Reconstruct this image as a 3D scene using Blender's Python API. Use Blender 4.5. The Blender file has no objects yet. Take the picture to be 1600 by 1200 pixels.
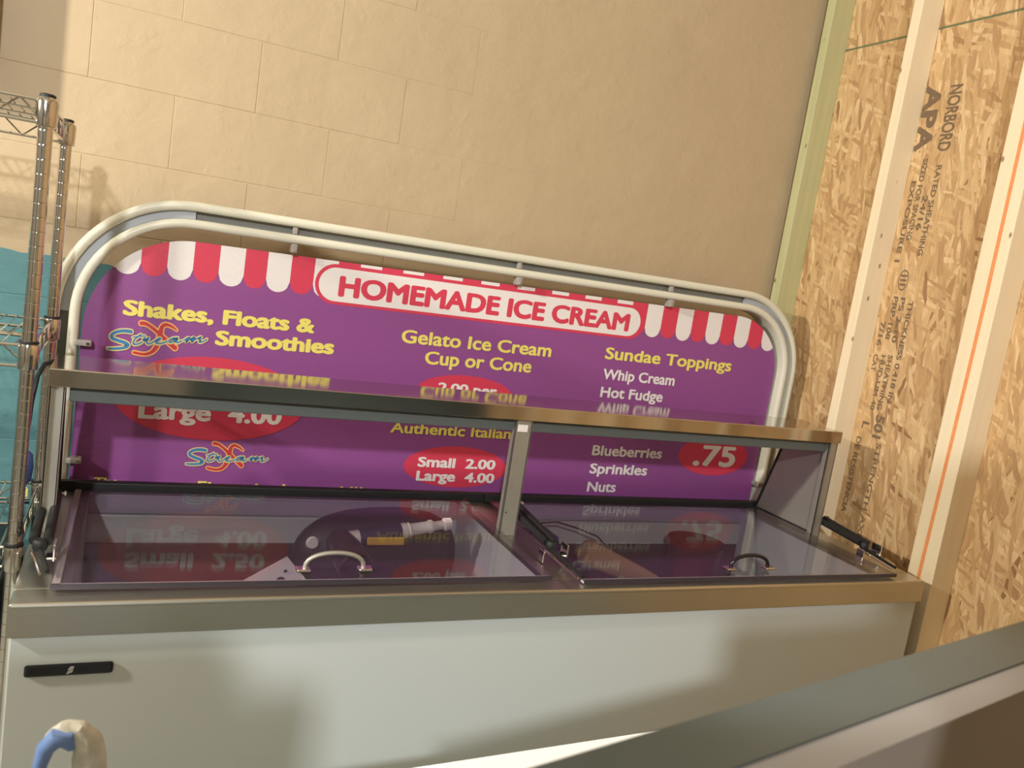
import bpy, bmesh, math, random
from mathutils import Vector, Matrix
random.seed(7)
S = bpy.context.scene
COL = S.collection
PI = math.pi
CAMZ = 1.56

# ------------------------------------------------------------------ camera
def cam_axes(yaw, pitch, roll):
    f = Vector((math.sin(yaw)*math.cos(pitch), math.cos(yaw)*math.cos(pitch), -math.sin(pitch)))
    r = Vector((math.cos(yaw), -math.sin(yaw), 0)); u = r.cross(f)
    c, s = math.cos(roll), math.sin(roll)
    return r*c + u*s, u*c - r*s, f
cd = bpy.data.cameras.new('camera'); cam = bpy.data.objects.new('camera', cd); COL.objects.link(cam)
r_, u_, f_ = cam_axes(0.440278, 0.131610, 0.154579)
M = Matrix.Identity(4)
for i in range(3):
    M[i][0] = r_[i]; M[i][1] = u_[i]; M[i][2] = -f_[i]
M[2][3] = CAMZ
cam.matrix_world = M
cd.sensor_width = 36; cd.lens = 1281.5*36/1600; cd.clip_start = 0.02
cd.dof.use_dof = True; cd.dof.focus_distance = 1.95; cd.dof.aperture_fstop = cd.lens/5.0
S.camera = cam

# ------------------------------------------------------------------ world, lights, exposure
w = bpy.data.worlds.new('world'); S.world = w; w.use_nodes = True
w.node_tree.nodes['Background'].inputs[0].default_value = (1, .9, .76, 1)
w.node_tree.nodes['Background'].inputs[1].default_value = 0.02
S.view_settings.view_transform = 'Standard'; S.view_settings.look = 'None'
S.view_settings.exposure = 0.0; S.view_settings.gamma = 1; S.view_settings.use_curve_mapping = False
def area(name, loc, target, size, power, color, sy=None):
    l = bpy.data.lights.new(name, 'AREA'); l.energy = power; l.color = color
    l.shape = 'RECTANGLE'; l.size = size; l.size_y = sy or size
    o = bpy.data.objects.new(name, l); COL.objects.link(o); o.location = loc
    o.rotation_euler = (Vector(target)-Vector(loc)).to_track_quat('-Z', 'Y').to_euler()
    return o
LAMP = Vector((-2.25, 1.12, 2.38))
BULB = Vector((-1.05, -2.30, 2.98))
area('work_light_beam', LAMP, (2.1, 1.3, 1.4), 0.12, 98, (1, .95, .82))
area('pendant_bulb_glow', BULB, (.8, 2.2, 1.2), 0.14, 122, (.95, .985, 1))
sp_ = bpy.data.lights.new('added_lid_spot', 'SPOT'); sp_.energy = 190; sp_.spot_size = math.radians(26); sp_.spot_blend = .5; sp_.shadow_soft_size = .04; sp_.color = (1, .98, .94)
so_ = bpy.data.objects.new('added_lid_spot', sp_); COL.objects.link(so_); so_.location = (.72, .86, 3.17)  # added lamp with no known source, brightens the sloping white lid

# ------------------------------------------------------------------ materials
def lin(c):
    return tuple(((v/255)/12.92 if v/255 <= .04045 else ((v/255+.055)/1.055)**2.4) for v in c) + (1,)
def new_mat(name):
    m = bpy.data.materials.new(name); m.use_nodes = True
    return m, m.node_tree.nodes, m.node_tree.links, m.node_tree.nodes['Principled BSDF']
def plain(name, rgb, rough=.5, metal=0, noise=.0, scale=30, bump=0, bscale=80, coat=0, spec=None, stretch=None):
    m, N, L, B = new_mat(name)
    B.inputs['Base Color'].default_value = lin(rgb); B.inputs['Roughness'].default_value = rough
    B.inputs['Metallic'].default_value = metal
    if coat: B.inputs['Coat Weight'].default_value = coat
    if spec is not None: B.inputs['Specular IOR Level'].default_value = spec
    tc = N.new('ShaderNodeTexCoord'); src = tc.outputs['Object']
    if stretch:
        mp = N.new('ShaderNodeMapping'); mp.inputs['Scale'].default_value = stretch
        L.new(src, mp.inputs[0]); src = mp.outputs[0]
    if noise:
        n = N.new('ShaderNodeTexNoise'); n.inputs['Scale'].default_value = scale; n.inputs['Detail'].default_value = 4
        L.new(src, n.inputs['Vector'])
        mx = N.new('ShaderNodeMix'); mx.data_type = 'RGBA'
        c = lin(rgb)
        mx.inputs[6].default_value = tuple(v*(1-noise) for v in c[:3])+(1,)
        mx.inputs[7].default_value = tuple(min(1, v*(1+noise)) for v in c[:3])+(1,)
        L.new(n.outputs[0], mx.inputs[0]); L.new(mx.outputs[2], B.inputs['Base Color'])
    if bump:
        n = N.new('ShaderNodeTexNoise'); n.inputs['Scale'].default_value = bscale; n.inputs['Detail'].default_value = 3
        L.new(src, n.inputs['Vector'])
        b = N.new('ShaderNodeBump'); b.inputs['Strength'].default_value = bump; b.inputs['Distance'].default_value = .002
        L.new(n.outputs[0], b.inputs['Height']); L.new(b.outputs[0], B.inputs['Normal'])
    return m
STEEL = plain('brushed_stainless_steel', (192, 186, 176), .11, 1, .04, 60)
STEELTOP = plain('worktop_stainless_steel', (196, 194, 184), .33, 1, .06, 60, .05, 300, stretch=(1, 14, 14))
STEEL_DULL = plain('dull_stainless_steel', (172, 168, 158), .5, .7, .1, 12, .1, 200)
GREYRAIL = plain('grey_painted_rail', (96, 102, 100), .5, 0, .05)
CHROME = plain('chrome_wire', (205, 200, 192), .12, 1)
CHROME2 = plain('chrome_bolt', (230, 226, 220), .15, 1)
WHITE = plain('white_enamel', (200, 205, 202), .32, 0, .02, 6)
LINER = plain('white_plastic_liner', (200, 200, 206), .5, 0, .03, 20)
WELLDARK = plain('dark_well_base', (52, 46, 46), .5, 0, .1, 10)
BLACK = plain('black_rubber', (18, 18, 19), .6)
BLACKG = plain('black_gloss_plastic', (24, 24, 28), .2)
CREAM = plain('cream_plastic_rail', (222, 218, 200), .38, 0, .02, 8)
LINGREY = plain('grey_channel_liner', (118, 118, 114), .45, 0, .05, 20)
CLEAR = plain('clear_clip', (160, 152, 146), .2, 0)
PURPLE = plain('printed_purple', (144, 76, 142), .42)
RED = plain('printed_red', (214, 62, 88), .42)
PWHITE = plain('printed_white', (236, 228, 226), .42)
YELLOW = plain('printed_yellow', (238, 222, 112), .42)
ORANGE = plain('printed_orange', (240, 178, 104), .42)
LRED = plain('printed_logo_red', (198, 58, 62), .42)
LBLUE = plain('printed_logo_blue', (62, 128, 178), .42)
PYEL = plain('printed_pale_outline', (224, 206, 140), .42)
STAMP = plain('grey_stamp_ink', (122, 100, 76), .8, 0, .25, 90)
CHALK = plain('orange_chalk', (236, 152, 96), .9, 0, .15, 60)
BLOCKER = plain('pale_blocker_board', (172, 160, 140), .8, 0, .05, 5)
CARD = plain('brown_cardboard', (176, 140, 104), .8, 0, .08, 14)
PAPER = plain('printed_paper', (222, 210, 212), .7)
INK = plain('dark_ink', (50, 46, 54), .7)
BLUEP = plain('blue_plastic', (112, 140, 196), .4, 0, .12, 30)
BLUED = plain('dark_blue_plastic', (50, 66, 120), .4)
CRUST = plain('dried_white_plaster', (196, 192, 180), .9, 0, .35, 55, .9, 60)
BOTTLE = plain('white_bottle_plastic', (226, 218, 214), .4)
YLAB = plain('yellow_label', (206, 158, 52), .5)
NAVY = plain('navy_label', (38, 40, 74), .5)
DRED = plain('dark_red_plastic', (70, 26, 32), .35)
TABLEW = plain('white_laminate', (246, 244, 240), .4)
ROOMW = plain('grey_green_room_paint', (168, 164, 156), .8, 0, .05, 3)
CEIL = plain('ceiling_paint', (206, 198, 180), .9)
FLOORM = plain('concrete_floor', (150, 148, 138), .75, 0, .2, 4, .2, 30)

def board_purple():
    m = PURPLE; N, L = m.node_tree.nodes, m.node_tree.links; B = N['Principled BSDF']
    return m
for m in (PURPLE, RED, PWHITE):       # fine flutes of corrugated plastic
    N, L = m.node_tree.nodes, m.node_tree.links; B = N['Principled BSDF']
    tc = N.new('ShaderNodeTexCoord'); wv = N.new('ShaderNodeTexWave'); wv.bands_direction = 'Z'
    wv.inputs['Scale'].default_value = 55; wv.inputs['Distortion'].default_value = .4
    L.new(tc.outputs['Object'], wv.inputs['Vector'])
    b = N.new('ShaderNodeBump'); b.inputs['Strength'].default_value = .10; b.inputs['Distance'].default_value = .001
    L.new(wv.outputs['Color'], b.inputs['Height']); L.new(b.outputs[0], B.inputs['Normal'])

def glass(name, tint, ior=1.5):
    m, N, L, B = new_mat(name); N.remove(B)
    out = N['Material Output']
    t = N.new('ShaderNodeBsdfTransparent'); t.inputs[0].default_value = tint
    g = N.new('ShaderNodeBsdfGlossy'); g.inputs['Roughness'].default_value = .03
    geo = N.new('ShaderNodeNewGeometry')
    mx = N.new('ShaderNodeMix'); mx.inputs[2].default_value = ior; mx.inputs[3].default_value = 1/ior
    L.new(geo.outputs['Backfacing'], mx.inputs[0])
    fr = N.new('ShaderNodeFresnel'); L.new(mx.outputs[0], fr.inputs['IOR'])
    ms = N.new('ShaderNodeMixShader'); L.new(fr.outputs[0], ms.inputs[0])
    L.new(t.outputs[0], ms.inputs[1]); L.new(g.outputs[0], ms.inputs[2])
    df = N.new('ShaderNodeBsdfDiffuse'); df.inputs[0].default_value = (.55, .52, .56, 1)      # dust film
    m2 = N.new('ShaderNodeMixShader'); m2.inputs[0].default_value = .02
    L.new(ms.outputs[0], m2.inputs[1]); L.new(df.outputs[0], m2.inputs[2]); L.new(m2.outputs[0], out.inputs['Surface'])
    return m
GLASS = glass('lid_glass', (.84, .83, .84, 1), 1.30)

def wall_paint():
    m, N, L, B = new_mat('painted_block_wall')
    geo = N.new('ShaderNodeNewGeometry'); sp = N.new('ShaderNodeSeparateXYZ'); L.new(geo.outputs['Position'], sp.inputs[0])
    n = N.new('ShaderNodeTexNoise'); n.inputs['Scale'].default_value = 9; n.inputs['Detail'].default_value = 3
    L.new(geo.outputs['Position'], n.inputs['Vector'])
    a = N.new('ShaderNodeMath'); a.operation = 'MULTIPLY_ADD'; a.inputs[1].default_value = .03
    L.new(n.outputs[0], a.inputs[0]); L.new(sp.outputs[2], a.inputs[2])
    xs = N.new('ShaderNodeMath'); xs.operation = 'MULTIPLY_ADD'; xs.inputs[1].default_value = .03
    L.new(sp.outputs[0], xs.inputs[0]); L.new(a.outputs[0], xs.inputs[2])
    g = N.new('ShaderNodeMath'); g.operation = 'GREATER_THAN'; g.inputs[1].default_value = 1.436
    L.new(xs.outputs[0], g.inputs[0])
    n2 = N.new('ShaderNodeTexNoise'); n2.inputs['Scale'].default_value = 2.5; n2.inputs['Detail'].default_value = 4
    L.new(geo.outputs['Position'], n2.inputs['Vector'])
    tan = N.new('ShaderNodeMix'); tan.data_type = 'RGBA'
    tan.inputs[6].default_value = lin((180, 158, 126)); tan.inputs[7].default_value = lin((194, 172, 140))
    L.new(n2.outputs[0], tan.inputs[0])
    c = N.new('ShaderNodeMix'); c.data_type = 'RGBA'; c.inputs[6].default_value = lin((88, 134, 138))
    L.new(g.outputs[0], c.inputs[0]); L.new(tan.outputs[2], c.inputs[7]); L.new(c.outputs[2], B.inputs['Base Color'])
    B.inputs['Roughness'].default_value = .62
    f1 = N.new('ShaderNodeTexNoise'); f1.inputs['Scale'].default_value = 260; f1.inputs['Detail'].default_value = 2
    f2 = N.new('ShaderNodeTexNoise'); f2.inputs['Scale'].default_value = 7; f2.inputs['Detail'].default_value = 5; f2.inputs['Distortion'].default_value = .2
    f3 = N.new('ShaderNodeTexMusgrave') if hasattr(bpy.types, 'ShaderNodeTexMusgrave') else N.new('ShaderNodeTexNoise')
    f3.inputs['Scale'].default_value = 22
    for f in (f1, f2, f3): L.new(geo.outputs['Position'], f.inputs['Vector'])
    ramp = N.new('ShaderNodeValToRGB'); ramp.color_ramp.elements[0].position = .62; ramp.color_ramp.elements[1].position = .74
    L.new(f3.outputs[0], ramp.inputs[0])
    b1 = N.new('ShaderNodeBump'); b1.inputs['Strength'].default_value = .22; b1.inputs['Distance'].default_value = .0012; L.new(f1.outputs[0], b1.inputs['Height'])
    b2 = N.new('ShaderNodeBump'); b2.inputs['Strength'].default_value = .55; b2.inputs['Distance'].default_value = .012; L.new(f2.outputs[0], b2.inputs['Height']); L.new(b1.outputs[0], b2.inputs['Normal'])
    b3 = N.new('ShaderNodeBump'); b3.inputs['Strength'].default_value = .22; b3.inputs['Distance'].default_value = .0025; L.new(ramp.outputs[0], b3.inputs['Height']); L.new(b2.outputs[0], b3.inputs['Normal'])
    L.new(b3.outputs[0], B.inputs['Normal'])
    return m
WALLP = wall_paint()

def osb():
    m, N, L, B = new_mat('oriented_strand_board')
    geo = N.new('ShaderNodeNewGeometry')
    sp = N.new('ShaderNodeSeparateXYZ'); L.new(geo.outputs['Position'], sp.inputs[0])
    cb = N.new('ShaderNodeCombineXYZ'); L.new(sp.outputs[1], cb.inputs[0]); L.new(sp.outputs[2], cb.inputs[1])
    nz = N.new('ShaderNodeTexNoise'); nz.inputs['Scale'].default_value = 14; nz.inputs['Detail'].default_value = 2
    L.new(cb.outputs[0], nz.inputs['Vector'])
    ds = N.new('ShaderNodeVectorMath'); ds.operation = 'MULTIPLY_ADD'; ds.inputs[1].default_value = (.012, .03, 0)
    L.new(nz.outputs['Color'], ds.inputs[0]); L.new(cb.outputs[0], ds.inputs[2])
    prev = None; hprev = None
    ramp_cols = [(0, (150, 110, 72)), (.035, (182, 142, 98)), (.4, (202, 164, 116)), (.75, (212, 176, 128)), (1, (226, 194, 148))]
    for i, (ang, sx, sy, seed) in enumerate([(.1, 50, 6.5, 0), (-.42, 60, 8, 3.1), (.45, 54, 7, 7.7), (-.16, 46, 6, 12.3), (1.2, 70, 11, 17.9), (.22, 76, 10, 23.0)]):
        mp = N.new('ShaderNodeMapping'); mp.inputs['Rotation'].default_value = (0, 0, ang)
        mp.inputs['Location'].default_value = (seed, seed*.7, 0); sx, sy = sx*1.2, sy*1.25
        L.new(ds.outputs[0], mp.inputs[0])
        sc_ = N.new('ShaderNodeVectorMath'); sc_.operation = 'MULTIPLY'; sc_.inputs[1].default_value = (sx, sy, 1)
        L.new(mp.outputs[0], sc_.inputs[0])
        v = N.new('ShaderNodeTexVoronoi'); v.voronoi_dimensions = '2D'; v.inputs['Scale'].default_value = 1
        v.inputs['Randomness'].default_value = .9
        L.new(sc_.outputs[0], v.inputs['Vector'])
        sc = N.new('ShaderNodeSeparateColor'); L.new(v.outputs['Color'], sc.inputs[0])
        rp = N.new('ShaderNodeValToRGB'); rp.color_ramp.elements.remove(rp.color_ramp.elements[1])
        e0 = rp.color_ramp.elements[0]; e0.position = 0; e0.color = lin(ramp_cols[0][1])
        for p, c in ramp_cols[1:]:
            e = rp.color_ramp.elements.new(p); e.color = lin(c)
        L.new(sc.outputs[0], rp.inputs[0])
        if prev is None:
            prev = rp.outputs[0]; hprev = sc.outputs[1]
        else:
            gt = N.new('ShaderNodeMath'); gt.operation = 'GREATER_THAN'; gt.inputs[1].default_value = .62
            L.new(sc.outputs[2], gt.inputs[0])
            mx = N.new('ShaderNodeMix'); mx.data_type = 'RGBA'
            L.new(gt.outputs[0], mx.inputs[0]); L.new(prev, mx.inputs[6]); L.new(rp.outputs[0], mx.inputs[7]); prev = mx.outputs[2]
            mh = N.new('ShaderNodeMix'); L.new(gt.outputs[0], mh.inputs[0]); L.new(hprev, mh.inputs[2]); L.new(sc.outputs[1], mh.inputs[3]); hprev = mh.outputs[0]
    # wood grain inside the strands
    gm = N.new('ShaderNodeVectorMath'); gm.operation = 'MULTIPLY'; gm.inputs[1].default_value = (170, 16, 1); L.new(ds.outputs[0], gm.inputs[0])
    gn = N.new('ShaderNodeTexNoise'); gn.inputs['Scale'].default_value = 1; gn.inputs['Detail'].default_value = 3; L.new(gm.outputs[0], gn.inputs['Vector'])
    gr = N.new('ShaderNodeMapRange'); gr.inputs[1].default_value = .25; gr.inputs[2].default_value = .75; gr.inputs[3].default_value = .82; gr.inputs[4].default_value = 1.12
    L.new(gn.outputs[0], gr.inputs[0])
    mu = N.new('ShaderNodeVectorMath'); mu.operation = 'SCALE'; L.new(prev, mu.inputs[0]); L.new(gr.outputs[0], mu.inputs['Scale'])
    L.new(mu.outputs[0], B.inputs['Base Color']); B.inputs['Roughness'].default_value = .7
    b = N.new('ShaderNodeBump'); b.inputs['Strength'].default_value = .35; b.inputs['Distance'].default_value = .0015
    L.new(hprev, b.inputs['Height']); L.new(b.outputs[0], B.inputs['Normal'])
    return m
OSB = osb()

def lumber(name, c1, c2, knot):
    m, N, L, B = new_mat(name)
    geo = N.new('ShaderNodeNewGeometry'); v = N.new('ShaderNodeVectorMath'); v.operation = 'MULTIPLY'; v.inputs[1].default_value = (22, 22, 1.3)
    L.new(geo.outputs['Position'], v.inputs[0])
    n = N.new('ShaderNodeTexNoise'); n.inputs['Scale'].default_value = 1.6; n.inputs['Detail'].default_value = 4; n.inputs['Distortion'].default_value = .8
    L.new(v.outputs[0], n.inputs['Vector'])
    mx = N.new('ShaderNodeMix'); mx.data_type = 'RGBA'; mx.inputs[6].default_value = lin(c1); mx.inputs[7].default_value = lin(c2)
    L.new(n.outputs[0], mx.inputs[0])
    kv = N.new('ShaderNodeVectorMath'); kv.operation = 'MULTIPLY'; kv.inputs[1].default_value = (20, 20, 11); L.new(geo.outputs['Position'], kv.inputs[0])
    vo = N.new('ShaderNodeTexVoronoi'); vo.inputs['Scale'].default_value = 1; L.new(kv.outputs[0], vo.inputs['Vector'])
    sc = N.new('ShaderNodeSeparateColor'); L.new(vo.outputs['Color'], sc.inputs[0])
    g = N.new('ShaderNodeMath'); g.operation = 'GREATER_THAN'; g.inputs[1].default_value = .55; L.new(sc.outputs[0], g.inputs[0])
    mr = N.new('ShaderNodeMapRange'); mr.inputs[1].default_value = .05; mr.inputs[2].default_value = .12; mr.inputs[3].default_value = .85; mr.inputs[4].default_value = 0
    L.new(vo.outputs['Distance'], mr.inputs[0])
    kk = N.new('ShaderNodeMath'); kk.operation = 'MULTIPLY'; L.new(g.outputs[0], kk.inputs[0]); L.new(mr.outputs[0], kk.inputs[1])
    m2 = N.new('ShaderNodeMix'); m2.data_type = 'RGBA'; m2.inputs[7].default_value = lin(knot)
    L.new(kk.outputs[0], m2.inputs[0]); L.new(mx.outputs[2], m2.inputs[6]); L.new(m2.outputs[2], B.inputs['Base Color'])
    B.inputs['Roughness'].default_value = .65
    return m
PINE = lumber('pale_pine', (236, 214, 176), (247, 232, 202), (120, 84, 52))
TREATED = lumber('green_treated_pine', (176, 174, 126), (204, 200, 154), (86, 72, 46))

# ------------------------------------------------------------------ mesh helpers
class MB:
    def __init__(s): s.bm = bmesh.new()
    def box(s, x0, x1, y0, y1, z0, z1, bev=0, seg=2):
        b = bmesh.new(); bmesh.ops.create_cube(b, size=1)
        for v in b.verts:
            v.co = Vector(((x0+x1)/2+v.co.x*(x1-x0), (y0+y1)/2+v.co.y*(y1-y0), (z0+z1)/2+v.co.z*(z1-z0)))
        if bev: bmesh.ops.bevel(b, geom=b.edges[:], offset=bev, segments=seg, affect='EDGES', profile=.5)
        s._add(b); return s
    def _add(s, b, mat=None):
        if mat is not None: b.transform(mat)
        me = bpy.data.meshes.new('t'); b.to_mesh(me); b.free(); s.bm.from_mesh(me); bpy.data.meshes.remove(me)
    def tube(s, pts, r, seg=10, cap=True, flat=None):
        pts = [Vector(p) for p in pts]; n = len(pts); rs = r if isinstance(r, (list, tuple)) else [r]*n
        rings = []; prevn = None
        for i, p in enumerate(pts):
            t = (pts[min(i+1, n-1)]-pts[max(i-1, 0)]).normalized()
            if prevn is None:
                a = Vector((0, 0, 1)) if abs(t.z) < .9 else Vector((1, 0, 0)); nn = t.cross(a).normalized()
            else: nn = (prevn - t*prevn.dot(t)).normalized()
            prevn = nn; bb = t.cross(nn)
            rings.append([s.bm.verts.new(p+(nn*math.cos(2*PI*k/seg)+bb*math.sin(2*PI*k/seg))*rs[i]) for k in range(seg)])
        for i in range(n-1):
            for k in range(seg):
                s.bm.faces.new((rings[i][k], rings[i][(k+1) % seg], rings[i+1][(k+1) % seg], rings[i+1][k]))
        if cap: s.bm.faces.new(rings[0][::-1]); s.bm.faces.new(rings[-1])
        return s
    def lathe(s, prof, base, axis, seg=20):
        """prof: list of (radius, distance along axis)"""
        axis = Vector(axis).normalized(); base = Vector(base)
        a = Vector((0, 0, 1)) if abs(axis.z) < .9 else Vector((1, 0, 0)); n = axis.cross(a).normalized(); b = axis.cross(n)
        rings = [[s.bm.verts.new(base+axis*h+(n*math.cos(2*PI*k/seg)+b*math.sin(2*PI*k/seg))*max(r, 1e-4)) for k in range(seg)] for r, h in prof]
        for i in range(len(rings)-1):
            for k in range(seg):
                s.bm.faces.new((rings[i][k], rings[i][(k+1) % seg], rings[i+1][(k+1) % seg], rings[i+1][k]))
        s.bm.faces.new(rings[0][::-1]); s.bm.faces.new(rings[-1]); return s
    def prism(s, poly, y0, y1):
        """poly in (x, z), extruded along y"""
        a = [s.bm.verts.new((x, y0, z)) for x, z in poly]; b = [s.bm.verts.new((x, y1, z)) for x, z in poly]
        s.bm.faces.new(a); s.bm.faces.new(b[::-1]); n = len(poly)
        for i in range(n): s.bm.faces.new((a[i], b[i], b[(i+1) % n], a[(i+1) % n]))
        return s
    def sweep(s, path, prof, nrm=Vector((0, 1, 0))):
        """path: list of (x, z) in the plane y=const; prof: list of (outward, y) closed section"""
        n = len(path); rings = []
        for i, (x, z) in enumerate(path):
            a = Vector(path[max(i-1, 0)]); b = Vector(path[min(i+1, n-1)]); t = (b-a).normalized()
            o = Vector((-t.y, t.x))
            rings.append([s.bm.verts.new((x+o.x*d, y, z+o.y*d)) for d, y in prof])
        k = len(prof)
        for i in range(n-1):
            for j in range(k): s.bm.faces.new((rings[i][j], rings[i][(j+1) % k], rings[i+1][(j+1) % k], rings[i+1][j]))
        s.bm.faces.new(rings[0][::-1]); s.bm.faces.new(rings[-1]); return s
    def build(s, name, mat, parent=None, smooth=False, kind=None):
        bmesh.ops.recalc_face_normals(s.bm, faces=s.bm.faces[:])
        me = bpy.data.meshes.new(name); s.bm.to_mesh(me); s.bm.free(); me.materials.append(mat)
        if smooth:
            me.polygons.foreach_set('use_smooth', [True]*len(me.polygons))
            try: me.set_sharp_from_angle(angle=math.radians(40))
            except Exception: pass
        o = bpy.data.objects.new(name, me); COL.objects.link(o)
        if parent:
            o.parent = parent
            pw = Vector((0, 0, 0)); q = parent
            while q: pw += q.location; q = q.parent
            me.transform(Matrix.Translation(-pw))
        if kind: o['kind'] = kind
        return o
def thing(name, label, cat, loc, group=None):
    o = bpy.data.objects.new(name, None); COL.objects.link(o); o.location = loc
    o.empty_display_size = .05
    o['label'] = label; o['category'] = cat
    if group: o['group'] = group
    return o
def tag(o, label, cat, group=None):
    o['label'] = label; o['category'] = cat
    if group: o['group'] = group
    return o
def structure(name, loc=(0, 0, 0)):
    o = bpy.data.objects.new(name, None); COL.objects.link(o); o.location = loc; o['kind'] = 'structure'; return o

# ------------------------------------------------------------------ the room
BY, RX = 2.395, 2.187          # back wall face, right sheathing face
def st(o): o['kind'] = 'structure'; return o
st(MB().box(-2.75, RX+.1, -3.35, BY+.2, -.1, 0).build('floor', FLOORM))
st(MB().box(-2.75, RX+.1, -3.35, BY+.2, 3.3, 3.4).build('ceiling', CEIL))
st(MB().box(-2.75, -2.6, -3.35, BY+.2, 0, 3.3).build('wall_left', ROOMW))
st(MB().box(-2.6, RX+.1, -3.35, -3.2, 0, 3.3).build('wall_front', ROOMW))
wb = st(MB().box(-2.6, RX+.1, BY+.0012, BY+.15, 0, 3.3).build('wall_back', WALLP))
# painted concrete blocks, joints filled with paint; joints fade out towards the right
BW, BH = .402, .1865
nrow = 0
z = 1.692-9*BH
meshes = {}
while z < 3.3:
    off = .0481 if nrow % 2 == 1 else .0481+.2
    k0 = -7
    for k in range(k0, 6):
        x0 = off+k*BW; x1 = x0+BW
        if x1 < -2.6 or x0 > RX: continue
        x0 = max(x0, -2.6); x1 = min(x1, RX)
        z0, z1 = max(z, 0), min(z+BH, 3.3)
        if x1-x0 < .03 or z1-z0 < .03: continue
        fade = max(.06, min(1, 1-(x0-.1)/.75)) if x0 > .1 else 1
        j = .0021*fade
        proud = random.uniform(-.0003, .0003)*fade+.0011*(1-fade)
        mb = MB().box(x0+j*.05, x1-j*.05, BY+proud, BY+.02, z0+j*.5, z1-j*.5, j*.9, 3)
        mb.build('concrete_block', WALLP, wb)
    z += BH; nrow += 1

wr = st(MB().box(RX+.0125, RX+.1, -3.2, BY, 0, 3.3).build('wall_right', OSB))
SEAM = 1.56+.952
zs = [0.0, SEAM-1.22, SEAM, 2.9]
ys = [BY, BY-1.22*1.0-.7, -1.8]
for (ya, yb) in ((BY, .40), (.397, -.82), (-.823, -2.04), (-2.043, -3.2)):
    for (za, zb) in ((0, SEAM-.003), (SEAM+.003, 3.3)):
        MB().box(RX, RX+.012, yb, ya, za, zb, .0015, 1).build('sheathing_panel', OSB, wr)
MB().box(RX+.002, RX+.012, .4, BY, SEAM-.003, SEAM+.003).build('panel_joint', plain('greenish_panel_edge', (104, 116, 84), .8), wr)
def stud(y0, y1, m, x0=2.0985, zt=3.3):
    return MB().box(x0, RX, y0, y1, 0.0, zt, .0022, 2).build('wall_stud', m, wr)
stud(2.335, 2.373, TREATED)
stud(1.957, 1.993, PINE)
stud(1.5400, 1.582, PINE)
s3 = stud(1.4985, 1.5395, PINE)
for y in (1.12, .715, .31, -.10, -.50, -.91, -1.31, -1.72, -2.13, -2.54, -2.95): stud(y, y+.038, PINE)
# orange chalk mark drifting along the doubled stud
mb = MB()
path = [(1.5445-.0035, 2.55), (1.536, 2.2), (1.533, 1.7), (1.537, 1.3), (1.543, .9), (1.546, .5)]
a = [mb.bm.verts.new((2.0981, y-.0055, z)) for y, z in path]; b = [mb.bm.verts.new((2.0981, y+.0055, z)) for y, z in path]
for i in range(len(path)-1): mb.bm.faces.new((a[i], a[i+1], b[i+1], b[i]))
mb.build('chalk_line', CHALK, wr)

# ------------------------------------------------------------------ lettering
def text_mesh(txt, offset=0.0, spacing=1.0):
    c = bpy.data.curves.new('t', 'FONT'); c.body = txt; c.size = 1; c.offset = offset; c.space_character = spacing
    c.fill_mode = 'FRONT'; c.resolution_u = 4
    o = bpy.data.objects.new('t', c); COL.objects.link(o)
    dg = bpy.context.evaluated_depsgraph_get(); me = bpy.data.meshes.new_from_object(o.evaluated_get(dg))
    bpy.data.objects.remove(o); bpy.data.curves.remove(c); return me
CAPS = {}
def text_obj(name, txt, mat, parent, org, ux, uz, width, cap, offset=.018, spacing=1.0, xh=1.10):
    """org: left end of the baseline; ux, uz: directions of reading and of the letters' height.
    The built-in face is light, so it is thickened by OFFSET (in em) all round."""
    if not CAPS:
        h = text_mesh('H'); CAPS['H'] = max(v.co.y for v in h.vertices); bpy.data.meshes.remove(h)
        h = text_mesh('x'); CAPS['x'] = max(v.co.y for v in h.vertices); bpy.data.meshes.remove(h)
    me0 = text_mesh(txt, 0, spacing)
    H, X = CAPS['H'], CAPS['x']
    def warp(y):
        if y <= 0: return y*.95
        if y <= X: return y*xh
        return X*xh+(y-X)*(H-X*xh)/(H-X)
    shifts = [(0, 0)]+[(offset*math.cos(PI*k/4), offset*.85*math.sin(PI*k/4)) for k in range(8)] if offset else [(0, 0)]
    base = [(v.co.x, warp(v.co.y)) for v in me0.vertices]; polys = [list(p.vertices) for p in me0.polygons]
    x0 = min(p[0] for p in base)-offset; x1 = max(p[0] for p in base)+offset
    kx = width/(x1-x0); ky = cap/(H+2*offset*.85)
    ux, uz, org = Vector(ux), Vector(uz), Vector(org); up = ux.cross(uz)
    V, Fc = [], []
    for ki, (dx, dy) in enumerate(shifts):
        o_ = len(V)
        for (x, y) in base: V.append(org+ux*((x+dx-x0)*kx)+uz*((y+dy+offset*.85)*ky)+up*(ki*.00002))
        Fc += [[o_+i for i in p] for p in polys]
    bpy.data.meshes.remove(me0)
    me = bpy.data.meshes.new(name); me.from_pydata([tuple(v) for v in V], [], Fc); me.materials.append(mat)
    o = bpy.data.objects.new(name, me); COL.objects.link(o)
    if parent:
        o.parent = parent; pw = Vector((0, 0, 0)); q = parent
        while q: pw += q.location; q = q.parent
        me.transform(Matrix.Translation(-pw))
    return o
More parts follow.
